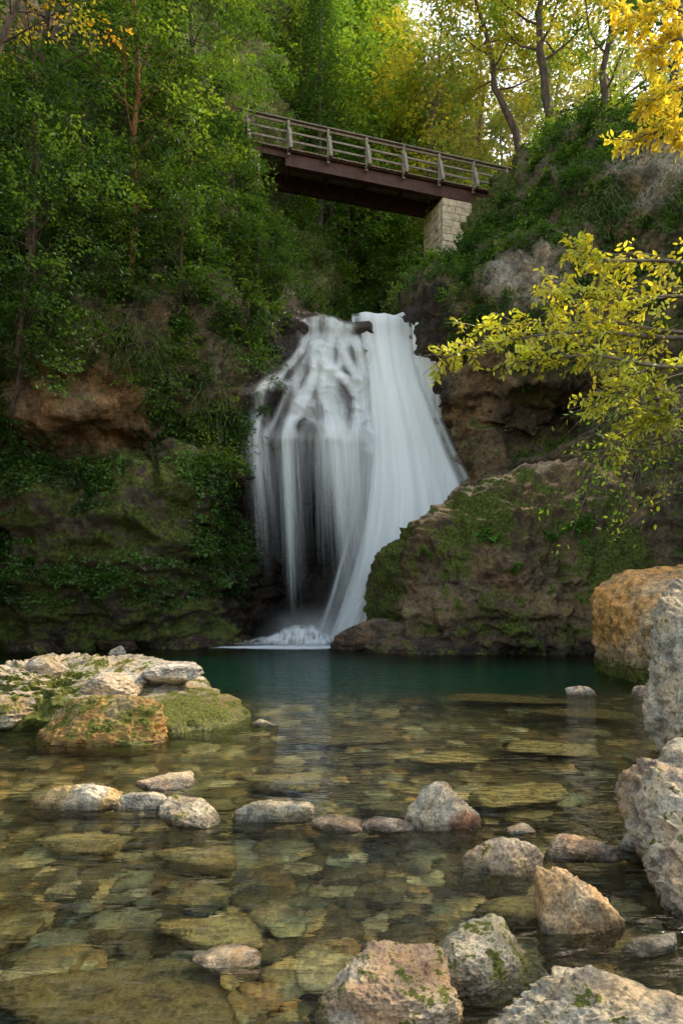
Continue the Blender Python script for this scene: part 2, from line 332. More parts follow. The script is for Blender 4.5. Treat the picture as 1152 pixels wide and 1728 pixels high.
planes_rock('mossy_rock_shelf',(-4.0,9.2,-.2),pl,41,(.28,.22,.10),(.40,.34,.21),lambda P,Nn:.64+.45*fbm(P*1.1,3,7)-.5*sstep(.66,.94,Nn[:,2])*sstep(.25,.42,P[:,2])-.1*sstep(-3,-5,P[:,0]),amp=.17,fr=1.5,mat=M_shore,top=(.46,.41,.32),tz=(.2,.38),wz=.12)
srock('shore_rock',5,262,1172,1258,102,(.50,.30,.10),(.40,.31,.15),.42,sy=.7,mat=M_shore,hk=1.1,sub=7,p=9)
rock('shore_rock',(-2.35,9.3,.48),(.36,.42,.17),105,(.58,.53,.46),(.50,.44,.36),.0,mat=M_shore,wetline=.01,ang=.4,p=24)
rock('shore_rock',(-3.0,8.9,.40),(.42,.4,.16),109,(.54,.49,.41),(.46,.40,.30),.1,mat=M_shore,wetline=.01,p=24)
rock('shore_rock',(-4.1,9.6,.45),(.5,.6,.26),106,(.52,.47,.39),(.42,.35,.24),.25,mat=M_shore,wetline=.01,p=24)
rock('shore_rock',(-4.1,8.1,.15),(.5,.4,.22),107,(.46,.41,.31),(.40,.32,.18),.35,mat=M_shore)
pl=[((-1,-.1,-.05),(4.85,11.2,.6)),((-.7,-.2,.75),(5.05,11.3,1.6)),((-.1,-.2,1),(5.8,11.6,1.95)),((0,-1,.15),(5.6,11.0,.5)),((-.6,-.8,.1),(5.0,11.1,.5)),((1,0,0),(8.6,11,.5)),((0,1,0),(5.6,14,.5)),((0,0,-1),(5.6,12,-1.3)),((.3,-.1,1),(7.1,12,2.1))]
pl=[(a,(b[0]+.55,b[1],b[2]-.33)) for a,b in pl]
planes_rock('orange_boulder',(6.9,12.4,.4),pl,15,(.62,.33,.11),(.54,.39,.23),lambda P,Nn:.0+.65*(1-sstep(.2,.9,P[:,2]-(P[:,0]-5.5)*.5)),amp=.14,fr=1.0,mat=M_shore)
rock('bank_boulder',(3.76,6.45,.68),(.64,.8,1.04),121,(.44,.38,.29),(.58,.53,.44),.2,mat=M_shore,amp=.15,ang=.3,sub=7)
rock('bank_boulder',(4.7,8.2,.3),(.7,.7,.6),122,(.46,.38,.27),(.5,.44,.34),.1,mat=M_shore)
srock('bank_rock',1078,1150,1278,1328,123,(.48,.40,.30),(.56,.47,.35),0)
rock('bank_boulder',(2.14,3.75,.08),(.60,.6,.46),124,(.40,.31,.22),(.58,.51,.40),.2,sub=7,amp=.16,ang=.5)
rock('bank_boulder',(2.62,4.7,.12),(.5,.45,.35),125,(.46,.41,.32),(.54,.47,.37),.1)
PK=(.54,.42,.31); WH=(.60,.54,.42); GR=(.40,.37,.29); OR=(.56,.38,.20)
srock('river_rock',690,820,1326,1402,201,WH,(.54,.32,.21),0,sy=.7,hk=1.15)
srock('river_rock',788,945,1408,1480,202,(.46,.36,.25),(.58,.48,.35),.2,ang=.4,hk=1.5)
srock('river_rock',608,694,1372,1403,203,PK,WH,0)
srock('river_rock',520,605,1372,1402,204,(.50,.38,.25),PK,0)
srock('river_rock',258,372,1345,1392,205,(.36,.31,.23),(.50,.44,.33),.2,ang=-.3)
srock('river_rock',228,316,1310,1332,206,GR,PK,.1)
srock('river_rock',25,205,1340,1366,207,(.52,.38,.18),WH,.1,sy=.35)
srock('river_rock',195,290,1342,1366,208,GR,(.46,.43,.36),0,sy=.5)
srock('river_rock',925,1052,1492,1575,231,OR,(.56,.44,.28),.0,sy=.7,hk=1.5,npl=8,p=20,hmin=.5)
srock('river_rock',700,942,1562,1668,210,(.44,.39,.28),(.58,.52,.39),.32,sub=7,ang=.2,hk=1.3)
rock('river_rock',(.21,2.60,.02),(.29,.25,.20),232,(.46,.33,.22),(.58,.49,.36),.35,sub=7,wetline=.03,amp=.15)
rock('river_rock',(1.05,2.35,.02),(.52,.27,.19),233,(.48,.42,.31),(.60,.54,.42),.25,sub=7,wetline=.02,ang=-.1,amp=.15)
srock('river_rock',325,428,1594,1636,213,WH,(.56,.42,.26),0,sy=.8,hk=.6)
srock('river_rock',960,1008,1155,1172,214,WH,PK,0,sub=4)
srock('river_rock',1070,1100,1160,1176,215,PK,None,0,sub=4)
srock('river_rock',940,1050,1415,1452,216,(.44,.31,.2),PK,.1)
srock('river_rock',860,905,1392,1408,217,GR,PK,0,sub=5)
srock('river_rock',1048,1130,1385,1440,218,(.46,.38,.28),WH,.1)
srock('river_rock',1062,1160,1585,1612,219,GR,(.46,.40,.31),0)
srock('river_rock',400,520,1368,1386,220,(.46,.40,.28),GR,0,sy=.5)
srock('river_rock',180,215,1092,1106,221,GR,None,0,sub=4)
srock('river_rock',420,470,1218,1226,222,GR,None,0,sub=4,sy=.5)
# scattered submerged stones
shapes=[rockshape(300+i,4,14,10,.08,.6) for i in range(10)]
VS=[];FS=[];CS=[];off=0
pal=np.array([(.32,.24,.11),(.44,.34,.17),(.19,.15,.08),(.34,.30,.18),(.54,.45,.28),(.12,.10,.06),(.44,.28,.12),(.27,.27,.18)])
def addst(px,py,pz,s,r):
    global off
    P,Fc=shapes[r.integers(10)]; P=P*np.array(s); P=rot_rand(P,r,.22); P=rotz(P,r.uniform(0,6.28))+np.array([px,py,pz])
    c=pal[r.integers(len(pal))]*r.uniform(.4,1.15); cc=np.concatenate([np.repeat(c[None],len(P),0),np.full((len(P),1),r.uniform(-.5,.25))],1)
    VS.append(P);FS.append(Fc+off);CS.append(cc);off+=len(P)
r=np.random.default_rng(4)
for k in range(2600):
    py=2.1+9.8*r.random()**1.3; px=r.uniform(-.62,.62)*py+r.uniform(-.3,.3)
    s=r.choice([r.uniform(.035,.08),r.uniform(.08,.14),r.uniform(.13,.22)],p=[.5,.36,.14])*(1+.03*py)
    bz=float(bedz(np.array(px),np.array(py)))
    h=s*r.uniform(.28,.45); pz=bz+h*.4
    if pz+h>-.035 and r.random()<.98: pz=-.05-h*r.uniform(1.0,1.3)
    addst(px,py,pz,(s,s*r.uniform(.6,.9),h),r)
for (px,py,sx,sy_,top) in [(-.85,2.8,.66,.30,-.05),(-.2,2.55,.3,.16,-.06),(-.6,3.35,.36,.16,-.06),(.1,4.0,.27,.14,-.04),(-.9,4.3,.33,.16,-.05),(.95,3.6,.3,.16,-.03),(-1.7,4.5,.4,.2,-.04),(-1.2,5.3,.4,.2,-.05),(.4,5.2,.35,.2,-.05),(1.5,5.6,.5,.25,-.03),(-.5,6,.5,.25,-.08),(1.1,6.8,.5,.25,-.08),(2.2,7.2,.5,.3,-.06),(0,7.8,.7,.4,-.15),(3.3,9.2,.9,.4,-.03),(2.5,10.5,1.0,.4,-.05)]:
    P,Fc=shapes[r.integers(10)]; h=.14
    P=P*np.array((sx,sy_,h)); P=rotz(P,r.uniform(-.4,.4))+np.array([px,py,top-h])
    c=np.array(pal[r.integers(3)])*.9; CS.append(np.concatenate([np.repeat(c[None],len(P),0),np.full((len(P),1),.3)],1)); VS.append(P);FS.append(Fc+off);off+=len(P)
SV=np.concatenate(VS)
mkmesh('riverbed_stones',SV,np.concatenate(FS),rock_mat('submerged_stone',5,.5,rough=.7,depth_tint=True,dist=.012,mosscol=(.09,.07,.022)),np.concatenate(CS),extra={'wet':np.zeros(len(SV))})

# ---------------- foliage ----------------
class Leaves:
    def __init__(s,k=4): s.P=[];s.C=[];s.k=k
    def add(s,p,d,n,L,Wd,c):
        d=nrm(d); sd=nrm(np.cross(d,n)); n=np.cross(sd,d); L=np.asarray(L).reshape(-1,1);Wd=np.asarray(Wd).reshape(-1,1)
        if s.k==4:
            Q=np.stack([p,p+d*L*.45+sd*Wd*.5+n*Wd*.12,p+d*L-n*L*.08,p+d*L*.45-sd*Wd*.5+n*Wd*.12],1)
        else:
            Q=np.stack([p,p+d*L*.28+sd*Wd*.42,p+d*L*.62+sd*Wd*.42-n*L*.02,p+d*L-n*L*.1,p+d*L*.62-sd*Wd*.42-n*L*.02,p+d*L*.28-sd*Wd*.42],1)
        s.P.append(Q.reshape(-1,3)); s.C.append(np.repeat(c,s.k,0))
    def sprays(s,o,d,L,m,leaf,col,r,droop=.25,flat=.35,ar=.55,wid=.35,jit=.2):
        n=len(o); d=nrm(d); L=np.broadcast_to(np.asarray(L,float).reshape(-1,1),(n,1)); leaf=np.broadcast_to(np.asarray(leaf,float).reshape(-1,1),(n,1))
        upv=nrm(np.array([0,0,1.])+r.normal(size=(n,3))*flat)
        sd=nrm(np.cross(d,upv)); 
        for i in range(m):
            t=(i+r.random((n,1)))/m; sg=1 if i%2 else -1
            p=o+d*L*t-np.array([0,0,1])*droop*L*t*t+sd*sg*L*wid*(1-t)*r.random((n,1))
            p=p+r.normal(size=(n,3))*L*.05
            ld=d*.6+sd*sg*.8+r.normal(size=(n,3))*.35-np.array([0,0,.25])
            ln=upv+r.normal(size=(n,3))*.35
            lf=leaf*r.uniform(.7,1.25,(n,1))
            c=col*(1+r.uniform(-jit,jit,(n,1)))
            s.add(p,ld,ln,lf,lf*ar,c)
    def build(s,name,mat,parent=None):
        P=np.concatenate(s.P); c=np.concatenate(s.C); k=s.k
        return mkmesh(name,P,np.arange(len(P)).reshape(-1,k),mat,np.clip(c,0,1),smooth=False,parent=parent)
class Tubes:
    def __init__(s): s.V=[];s.F=[];s.o=0
    def add(s,pts,rad,k=6):
        pts=np.asarray(pts,float);rad=np.asarray(rad,float);n=len(pts)
        T=nrm(np.gradient(pts,axis=0)); a=np.cross(T,np.array([.31,.2,.93])); a=nrm(a); b=np.cross(T,a)
        th=np.arange(k)*2*math.pi/k
        R=pts[:,None]+rad[:,None,None]*(a[:,None]*np.cos(th)[None,:,None]+b[:,None]*np.sin(th)[None,:,None])
        i=np.arange(n*k).reshape(n,k)+s.o; j=np.roll(i,-1,1)
        s.V.append(R.reshape(-1,3)); s.F.append(np.stack([i[:-1],j[:-1],j[1:],i[1:]],-1).reshape(-1,4)); s.o+=n*k
    def build(s,name,mat,parent=None): return mkmesh(name,np.concatenate(s.V),np.concatenate(s.F),mat,parent=parent)

GD=np.array([.028,.066,.015]); GM=np.array([.064,.135,.02]); GL=np.array([.15,.24,.03]); GY=np.array([.38,.37,.04]); GO=np.array([.46,.30,.03])
def bush(Lv,c,n,R,k,leaf,col,r,m=12):
    dd=nrm(r.normal(size=(k,3))+n*1.0+np.array([0,0,.25])); o=c+dd*R*r.uniform(.1,.75,(k,1))
    dd2=nrm(dd+np.array([0,0,.1])+r.normal(size=(k,3))*.3)
    cc=col[None]*r.uniform(.7,1.35,(k,1))
    Lv.sprays(o,dd2,R*r.uniform(.35,.65,k),m,leaf,cc,r)
FCn=V[FQ].mean(1); e1=V[FQ[:,1]]-V[FQ[:,0]]; e2=V[FQ[:,3]]-V[FQ[:,0]]; AR=np.linalg.norm(np.cross(e1,e2),axis=1); FN=nrm(VN[FQ].mean(1))
fx,fy,fz=FCn.T; vis=(np.abs(fx)<.62*fy+1.5)&(fy>7)
def el(cx,cz,rx,rz): return (((fx-cx)/rx)**2+((fz-cz)/rz)**2)<1
nov=(fx>-2.5)&(fx<3.5)&(fz<11.7)&(fy<27)
nov|=(el(-7.2,6.7,1.7,.85)|el(-6.5,5.3,2.6,.45)|el(4.3,7,1.2,2.4)|el(6.8,7.2,1.8,1.0)|el(5.7,11.1,1.0,.7)|el(9,13.6,.9,1.2)|el(7.6,10,.6,.5))&(fy<24)
nov|=(fx>4)&(fx<7.2)&(fy>23.5)&(fy<30)&(fz>15.2)
fnz=fbm(FCn*.6,3,91)
def sample(mask,n,r):
    w=AR*mask; w=w/w.sum(); i=r.choice(len(w),n,p=w); return FCn[i],FN[i]
r=np.random.default_rng(21)
LV=Leaves(4)
m1=vis&~nov&(fy<26)&(fz<19)&(((fx<-2.4)&(fz>7.0))|((fx<-2.9)&(fx>-5.6)&(fz>5.2))|((fx<-8.4)&(fz>4)))&(fnz>-.4)
P_,N_=sample(m1,720,r)
for p,n in zip(P_,N_):
    q_=r.random(); col=GD*(1-q_)+GM*q_*1.15
    if r.random()<.12: col=GL*.9
    bush(LV,p,n,r.uniform(.4,1.0),20,.105*p[1]/19,col,r)
mi=vis&(fx<-2.9)&(fz>1.8)&(fz<5.2)&(fy<22)&(FN[:,2]>-.1)&(fnz>-.1)
P_,N_=sample(mi,190,r)
for p,n in zip(P_,N_): bush(LV,p,n,r.uniform(.2,.5),10,.10,GM*r.uniform(.5,1.3),r,m=8)
m2=vis&~nov&(fy<26)&(fx>3.3)&(fz>8.4)&(fz<19)&(fnz>-.25)
P_,N_=sample(m2,330,r)
for p,n in zip(P_,N_):
    q_=r.random(); col=GD*(1-q_)+GM*q_*1.15
    if r.random()<.12: col=GL
    bush(LV,p,n,r.uniform(.3,.75),18,.10*p[1]/20,col,r)
m3=vis&~nov&(fy>=23.5)&(fz>11.5)&(fy<48)
P_,N_=sample(m3,850,r)
for p,n in zip(P_,N_):
    q_=r.random(); col=GM*(1-q_)+GL*q_
    if p[1]<31: col=GM*(.7+.8*q_)
    if p[0]>2 and q_>.6: col=GL*1.2
    bush(LV,p,n,r.uniform(.8,1.7)*(p[1]/34),20,.16*p[1]/30,col,r,m=10)
LV.build('cliff_shrubs',M_leaf)
IV=Leaves(4)
m4=vis&(fx<-2.7)&(fz>1.3+.8*fnz)&(fz<5.6)&(fy<23)&(FN[:,2]>-.3)&(fnz>-.3)&~(el(-6.5,5.5,2.2,.35))
P_,N_=sample(m4,13000,r)
def scatter(P_,N_,lf,c0,c1,r,lift=.1):
    n=len(P_); k=fbm(P_*1.3,3,55)[:,None]; cc=np.where(k>0,c1,c0)*r.uniform(.6,1.5,(n,1))
    IV.add(P_+N_*r.uniform(.02,lift,(n,1)),r.normal(size=(n,3))+np.array([0,-.3,-.3]),N_+np.array([0,-.2,.6])+r.normal(size=(n,3))*.4,lf*r.uniform(.6,1.3,n),lf*r.uniform(.5,1.1,n),cc)
scatter(P_,N_,.10,GD*1.1,GM*1.2,r,.16)
m5=vis&(fx>3.2)&(fz>4)&(fy<24)&(FN[:,2]>-.1)&(fnz>-.05)
P_,N_=sample(m5,5000,r); scatter(P_,N_,.09,GD,GM*1.1,r,.12)
m6=vis&(fy<26)&~nov&(fz>5)&(np.abs(fx)>2.2)
P_,N_=sample(m6,16000,r); scatter(P_,N_,.10,GD,GM,r,.2)
IV.build('ivy_ground_cover',M_leaf)
FV=Leaves(4)
for (px,py,d,R,k) in [(825,905,17.9,.32,18),(990,890,17.9,.4,22),(940,905,17.9,.25,12),(1015,880,17.6,.35,16),(870,960,17.9,.2,8),(720,930,17.9,.18,8)]:
    c=W(px,py,d); h=min(range(0,len(bP),3),key=lambda i:abs(bP[i][0]-c[0])*1.+abs(bP[i][2]-c[2])+(5 if bP[i][1]>20 else 0)); c=bP[h]
    bush(FV,c,np.array([0,-.8,.6]),R,k,.11,np.array([.08,.20,.02]),r)
FV.build('boulder_ferns',M_leaf)
GV=Leaves(4)
def grass(c,n,spread,L,r,col):
    o=np.array(c)+r.normal(size=(n,3))*np.array(spread); d=nrm(r.normal(size=(n,3))*.45+np.array([0,-.5,.15])); seg=4
    cc=np.array(col)[None]*r.uniform(.5,1.4,(n,1)); LL=L*r.uniform(.5,1.2,(n,1)); p=o
    for i in range(seg):
        d2=nrm(d+np.array([0,0,-.55*i])); GV.add(p,d2,np.array([0,-1,.3])+r.normal(size=(n,3))*.2,LL/seg*1.25,np.full(n,.022),cc); p=p+d2*LL/seg
for (px,py,sx_,n) in [(215,590,.5,300),(245,610,.35,180),(130,590,.7,200),(380,520,.5,100),(1030,350,.4,260),(1010,380,.4,200),(880,540,.5,140),(1120,380,.5,180),(330,660,.5,120),(960,600,.5,120)]:
    c=W(px,py,18.6 if px<400 else 20.5); yy=cliff_y(c[0],c[2])
    if yy is None or yy>26: continue
    grass((c[0],yy-.1,c[2]),n,(sx_,.15,.35),.75,r,(.10,.13,.03))
GV.build('hanging_grass',M_leaf)

def branchpts(o,d,L,n,r,upc=.0,droop=0.,wig=.08):
    pts=[np.array(o,float)]; d=nrm(np.array(d,float))
    for i in range(n):
        d=nrm(d+r.normal(size=3)*wig+np.array([0,0,upc-droop*i/n])); pts.append(pts[-1]+d*L/n)
    return np.array(pts)
def tree(Tb,Lv,base,top,rad,nl,limb,leaf,cols,r,start=.3,sub=6,spr=3,m=12,splen=.9,side=None,droop=.25,wig=.25,flat=.3):
    base=np.array(base,float);top=np.array(top,float);H=np.linalg.norm(top-base)
    n=14; ts=np.linspace(0,1,n)[:,None]; tp=base+(top-base)*ts+np.cumsum(r.normal(size=(n,3)),0)*wig*.16*H/10*np.array([1,1,.2])
    Tb.add(tp,rad*(1-.85*ts[:,0])+.01,8)
    O=[];Dd=[];Cc=[];LL=[]
    for i in range(nl):
        t=start+(1-start)*(i+r.random())/nl; k=min(int(t*(n-1)),n-2); fr_=t*(n-1)-k; o=tp[k]*(1-fr_)+tp[k+1]*fr_
        a=i*2.4+r.uniform(-.5,.5); d=np.array([math.cos(a),math.sin(a),r.uniform(.1,.7)])
        if side is not None: d=d+np.array(side)
        L=limb*(1.1-.6*t)*r.uniform(.7,1.25); bp_=branchpts(o,d,L,6,r,.06,.12,.14)
        rr=rad*.35*(1-.6*t); Tb.add(bp_,np.linspace(rr,rr*.15,7),5)
        for j in range(sub):
            u=.2+.8*(j+r.random())/sub; kk=min(int(u*6),5); oo=bp_[kk]+(bp_[kk+1]-bp_[kk])*(u*6-kk)
            dd=nrm(nrm(bp_[kk+1]-bp_[kk])+r.normal(size=3)*.7*np.array([1,1,.5])); l2=L*.4*(1.2-u*.6)
            b2=branchpts(oo,dd,l2,3,r,.0,.15,.2); Tb.add(b2,np.linspace(rr*.3,rr*.08,4),3)
            colb=cols[r.integers(len(cols))]*r.uniform(.8,1.2)
            for w_ in range(spr):
                q_=b2[1+r.integers(3)]+r.normal(size=3)*.1; O.append(q_);Dd.append(nrm(b2[-1]-b2[0])+r.normal(size=3)*.6*np.array([1,1,.4]));Cc.append(colb);LL.append(splen*r.uniform(.6,1.2))
    Lv.sprays(np.array(O),np.array(Dd),np.array(LL),m,leaf,np.array(Cc),r,droop=droop,flat=flat)
def make_tree(name,*a,bark=None,mat=None,**k):
    e=empty(name); Tb=Tubes();Lv=Leaves(4); tree(Tb,Lv,*a,**k); Tb.build('trunk_and_limbs',bark or M_bark,e); Lv.build('foliage',mat or M_leaf,e); return e
r=np.random.default_rng(5)
make_tree('beech_tree',W(222,490,18.6),W(250,-60,18.0),.11,18,3.2,.125,[GM,GM,GL,GD,GL],r,start=.4,sub=8,spr=5,splen=.75,side=(0,-.3,0),bark=M_barkr,m=13,wig=.5)
make_tree('beech_tree',W(60,430,17.5),W(110,-200,16.5),.12,20,3.4,.12,[GD,GM,GD,GM],r,start=.1,sub=8,spr=5,splen=.75,side=(.1,-.3,0),m=13,wig=.5)
make_tree('beech_tree',W(340,420,21.5),W(360,-150,20.5),.12,20,3.0,.135,[GM,GL,GM],r,start=.08,sub=8,spr=5,splen=.8,side=(0,-.3,0),m=13,wig=.5)
make_tree('hazel_bush',W(30,600,16.5),W(60,380,15.5),.07,12,2.2,.11,[GD,GM],r,start=.1,sub=6,spr=4,splen=.6,side=(.1,-.3,0),m=12)
make_tree('hazel_bush',W(300,540,19.5),W(310,300,18.5),.06,12,2.0,.12,[GM,GM,GD],r,start=.1,sub=6,spr=5,splen=.6,side=(0,-.3,0),m=12)
make_tree('hazel_bush',W(130,420,18),W(150,180,17),.06,12,2.0,.12,[GM,GL,GD],r,start=.1,sub=6,spr=5,splen=.6,side=(0,-.3,0),m=12)
make_tree('autumn_tree',W(-20,120,14),W(90,-120,14),.08,9,2.4,.10,[GY,GO,GM],r,start=.1,sub=4,spr=3,splen=.5,side=(.3,-.1,-.2))
make_tree('beech_tree',W(930,300,28),W(900,-160,28.5),.24,17,4.2,.19,[GL,GY,GL,GY*.8],r,start=.42,sub=7,spr=4,splen=1.1,m=12,wig=.5,side=(.15,.25,0))  # right-hand trees: backlit sun glow put into the yellower leaf colours
make_tree('beech_tree',W(895,300,30.5),W(800,-60,31),.2,15,3.8,.2,[GL,GY,GY*.7],r,start=.42,sub=7,spr=4,splen=1.1,m=12,wig=.5,side=(.1,.3,0))
make_tree('beech_tree',W(1000,290,26),W(1050,-150,26),.18,15,3.6,.18,[GL,GM,GY*.7],r,start=.2,sub=7,spr=4,splen=1.0,m=12,wig=.5)
make_tree('beech_tree',W(1110,300,22),W(1150,-100,22),.18,14,3.0,.15,[GM,GD,GL],r,start=.15,sub=7,spr=4,splen=.9,m=12,wig=.5)
for (a,b,zt) in [(8.6,6.6,9.3),(8.2,3.6,8.4),(9.5,1.0,9.0)]:  # unseen trees added on the right bank to shade the foreground from sun
    make_tree('added_shade_tree',(a,b,max(0.5,float(bedz(np.array(a),np.array(b)))-.3)),(a-.3,b,zt),.14,12,2.6,.13,[GM,GL,GD],r,start=.35,sub=5,spr=4,splen=.8,m=9,wig=.4)
# leafy bushes overhanging the left wall
r2=np.random.default_rng(55)
make_tree('hazel_bush',W(20,700,17.2),W(50,520,16.4),.06,12,1.9,.11,[GD,GM,GM],r2,start=.1,sub=6,spr=5,splen=.6,side=(.1,-.3,-.1),m=12,wig=.4)
make_tree('hazel_bush',W(60,480,16.8),W(70,260,15.8),.06,14,2.2,.11,[GM,GM,GD],r2,start=.05,sub=6,spr=5,splen=.6,side=(.1,-.3,0),m=12,wig=.4)
make_tree('hazel_bush',W(205,470,18.3),W(190,330,17.4),.05,11,1.6,.11,[GM,GL,GD],r2,start=.1,sub=6,spr=5,splen=.55,side=(-.1,-.3,-.1),m=12,wig=.4)
make_tree('hazel_bush',W(430,500,22.2),W(440,400,21.6),.05,10,1.5,.12,[GM,GD,GM],r2,start=.1,sub=6,spr=4,splen=.55,side=(-.1,-.2,-.1),m=11,wig=.4)
e=empty('forest'); Tb=Tubes(); Lv=Leaves(4)
spots=[]
for yy in (36,39,43,49,57):
    for k in range(12):
        px=r.uniform(330,760) if yy<50 else r.uniform(250,740)
        spots.append(((px-576)/F*yy,yy+r.uniform(-1.5,2)))
for (a,b) in [(7.5,38),(9.5,41),(12,40),(14,44),(16,38),(11,36),(17,48),(13,35),(19,42),(8,46),(10.5,50),(6.5,52),(20,50),(15,55),(11,45),(22,46),(-6,31),(-8,30),(-5,33)]: spots.append((a,b))
for (a,b) in spots:
    gz=ground_z(a,b)
    if gz is None: gz=20
    H=r.uniform(7,12)
    cols=[GL*1.25,GM*1.7,GM*1.1,GL*1.3] if a<3 else [GL*1.1,GY,GY*.8]  # sunlit glow put into leaf colours: brighter at centre, yellower at right
    tree(Tb,Lv,(a,b,gz-.5),(a+r.uniform(-1,1),b+r.uniform(-1,1),gz+H),.13,14,3.3,.27*b/38,cols,r,start=.06,sub=5,spr=4,splen=1.3,m=9,wig=.4)
Tb.build('trunks',M_bark,e); Lv.build('foliage',M_leaf,e)
e=empty('spruce_trees'); Tb=Tubes(); Lv=Leaves(4)
for (px,pb,d,H) in [(540,360,33,15),(495,260,38,15),(640,120,52,14)]:
    a=(px-576)/F*d; gz=ground_z(a,d) or 14; 
    Tb.add([(a,d,gz-.5),(a,d,gz+H)],[.17,.02],6)
    O=[];D_=[];L_=[]
    for i in range(520):
        t=.18+.82*i/520; an=i*2.399; l=2.3*(1-t)**.8+.2; dd=np.array([math.cos(an),math.sin(an),-.12]); 
        for s_ in (0.15,.5): O.append(np.array([a,d,gz+H*t])+dd*l*s_);D_.append(dd+r.normal(size=3)*.15);L_.append(l*.55)
    Lv.sprays(np.array(O),np.array(D_),np.array(L_),10,.16,np.tile(GD*1.4,(len(O),1)),r,droop=.3,flat=.2,ar=.3)
Tb.build('trunks',M_bark,e); Lv.build('foliage',M_leaf,e)

r=np.random.default_rng(9)
e=empty('golden_leaf_tree'); Tb=Tubes(); Lv=Leaves(6)
Y1=np.array([.66,.58,.07]); Y2=np.array([.52,.54,.08]); Y3=np.array([.72,.56,.06])
trunk=np.array([(4.3,6.6,-.2),(4.2,6.5,2),(4.05,6.4,4),(3.9,6.2,6),(3.8,6.0,8.4)]); Tb.add(trunk,[.16,.14,.12,.09,.05],8)
def ybranch(pts,rad,cols,leaf,n,L,m=11,sub=7,vert=.5):
    pts=cr(np.array(pts),[5]*(len(pts)-1)); Tb.add(pts,np.linspace(rad,rad*.2,len(pts)),5); K=len(pts)
    O=[];D_=[];C_=[];LL=[]
    for i in range(n):
        u=(.25+.75*(i+r.random())/n)*(K-1); k=min(int(u),K-2); o=pts[k]+(pts[k+1]-pts[k])*(u-k); td=nrm(pts[k+1]-pts[k])
        s_=1 if i%2 else -1; dd=nrm(td+np.array([0,r.uniform(-.6,.6),s_*vert*r.uniform(.3,1.2)])); l=L*r.uniform(.6,1.2)*(1.15-.6*u/K)
        b=branchpts(o,dd,l,4,r,0,.18,.12); Tb.add(b,np.linspace(.006,.002,5),3)
        for j in range(3): O.append(b[j]);D_.append(b[j+1]-b[j]+r.normal(size=3)*.2*L);C_.append(cols[r.integers(len(cols))]*r.uniform(.75,1.2));LL.append(l*.5)
    Lv.sprays(np.array(O),np.array(D_),np.array(LL),m,leaf*.8,np.array(C_),r,droop=.15,flat=.6,ar=.5,wid=.12,jit=.25)
d=5.6
c1=[Y1,Y2,Y1,GY*1.3]
ybranch([(4.0,6.3,4.6),W(1120,440,d),W(1030,440,d),W(985,425,d)],.02,c1,.07,18,.5)
ybranch([(4.0,6.3,4.3),W(1130,500,d+.2),W(1020,505,d),W(930,490,d)],.022,c1,.07,22,.48)
ybranch([(4.0,6.3,4.0),W(1140,570,d),W(1000,560,d-.1),W(880,570,d-.2),W(745,605,d-.3)],.025,c1,.066,30,.42)
ybranch([(4.0,6.3,4.0),W(1140,560,d),W(1040,545,d),W(930,545,d),W(800,550,d)],.02,c1,.063,22,.4)
ybranch([(4.0,6.3,3.8),W(1140,620,d-.2),W(1000,600,d-.3),W(880,610,d-.3)],.02,[Y2,GY,Y1],.066,22,.42)
ybranch([(4.0,6.3,3.8),W(1150,660,d),W(1080,650,d),W(1000,680,d)],.02,[Y2,GY],.066,18,.42)
ybranch([(4.0,6.3,3.7),W(1160,700,d),W(1110,700,d),W(1050,740,d)],.018,[GY,Y2],.065,18,.4)
ybranch([(4.0,6.3,3.5),W(1170,730,6.0),W(1090,760,6.0),W(1000,770,6.0)],.014,[GY,GL*1.5],.055,12,.34,m=6)
ybranch([(4.0,6.3,3.2),W(1170,800,6.0),W(1110,830,6.0),W(1040,900,6.0)],.012,[GY,GL*1.4],.05,9,.3,m=4)
c2=[Y3,Y1,Y3]
d=6.0
for (a,b,c_,dd_) in [((1150,20),(1090,30),(1045,10),0),((1160,70),(1110,80),(1060,40),.1),((1170,150),(1120,160),(1085,180),.0),((1165,200),(1110,220),(1050,240),.1),((1170,230),(1130,200),(1105,150),.2),((1170,40),(1130,50),(1105,110),.2)]:
    ybranch([(3.9,6.2,6.0),W(*a,d+dd_),W(*b,d+dd_),W(*c_,d+dd_)],.016,c2,.075,13,.32)
for k in range(26):
    a=W(r.uniform(1060,1180),r.uniform(640,760),6.2); b=a+np.array([r.uniform(-.9,-.2),r.uniform(-.4,.4),r.uniform(-1.1,.1)])
    m_=(a+b)/2+np.array([0,0,r.uniform(.1,.4)]); pts=cr(np.array([a,m_,b]),[6,6]); Tb.add(pts,np.linspace(.008,.002,len(pts)),4)
    Tb.add(cr(np.array([(4.1,6.4,3.4),a+np.array([.5,0,.1]),a]),[3,3]),np.linspace(.02,.008,7),4)
    O=pts[3::2]; Lv.sprays(O,np.tile(nrm(b-a),(len(O),1))+r.normal(size=(len(O),3))*.4,np.full(len(O),.2),4,.05,np.tile(GL*1.1,(len(O),1)),r,flat=.8)
    for j in range(5):
        o=pts[4+j]; bb=branchpts(o,nrm(b-a)+r.normal(size=3)*.6,.35,3,r,0,.2,.2); Tb.add(bb,np.linspace(.004,.0015,4),3)
Tb.build('branches',M_twig,e); Lv.build('leaves',M_leafy,e)

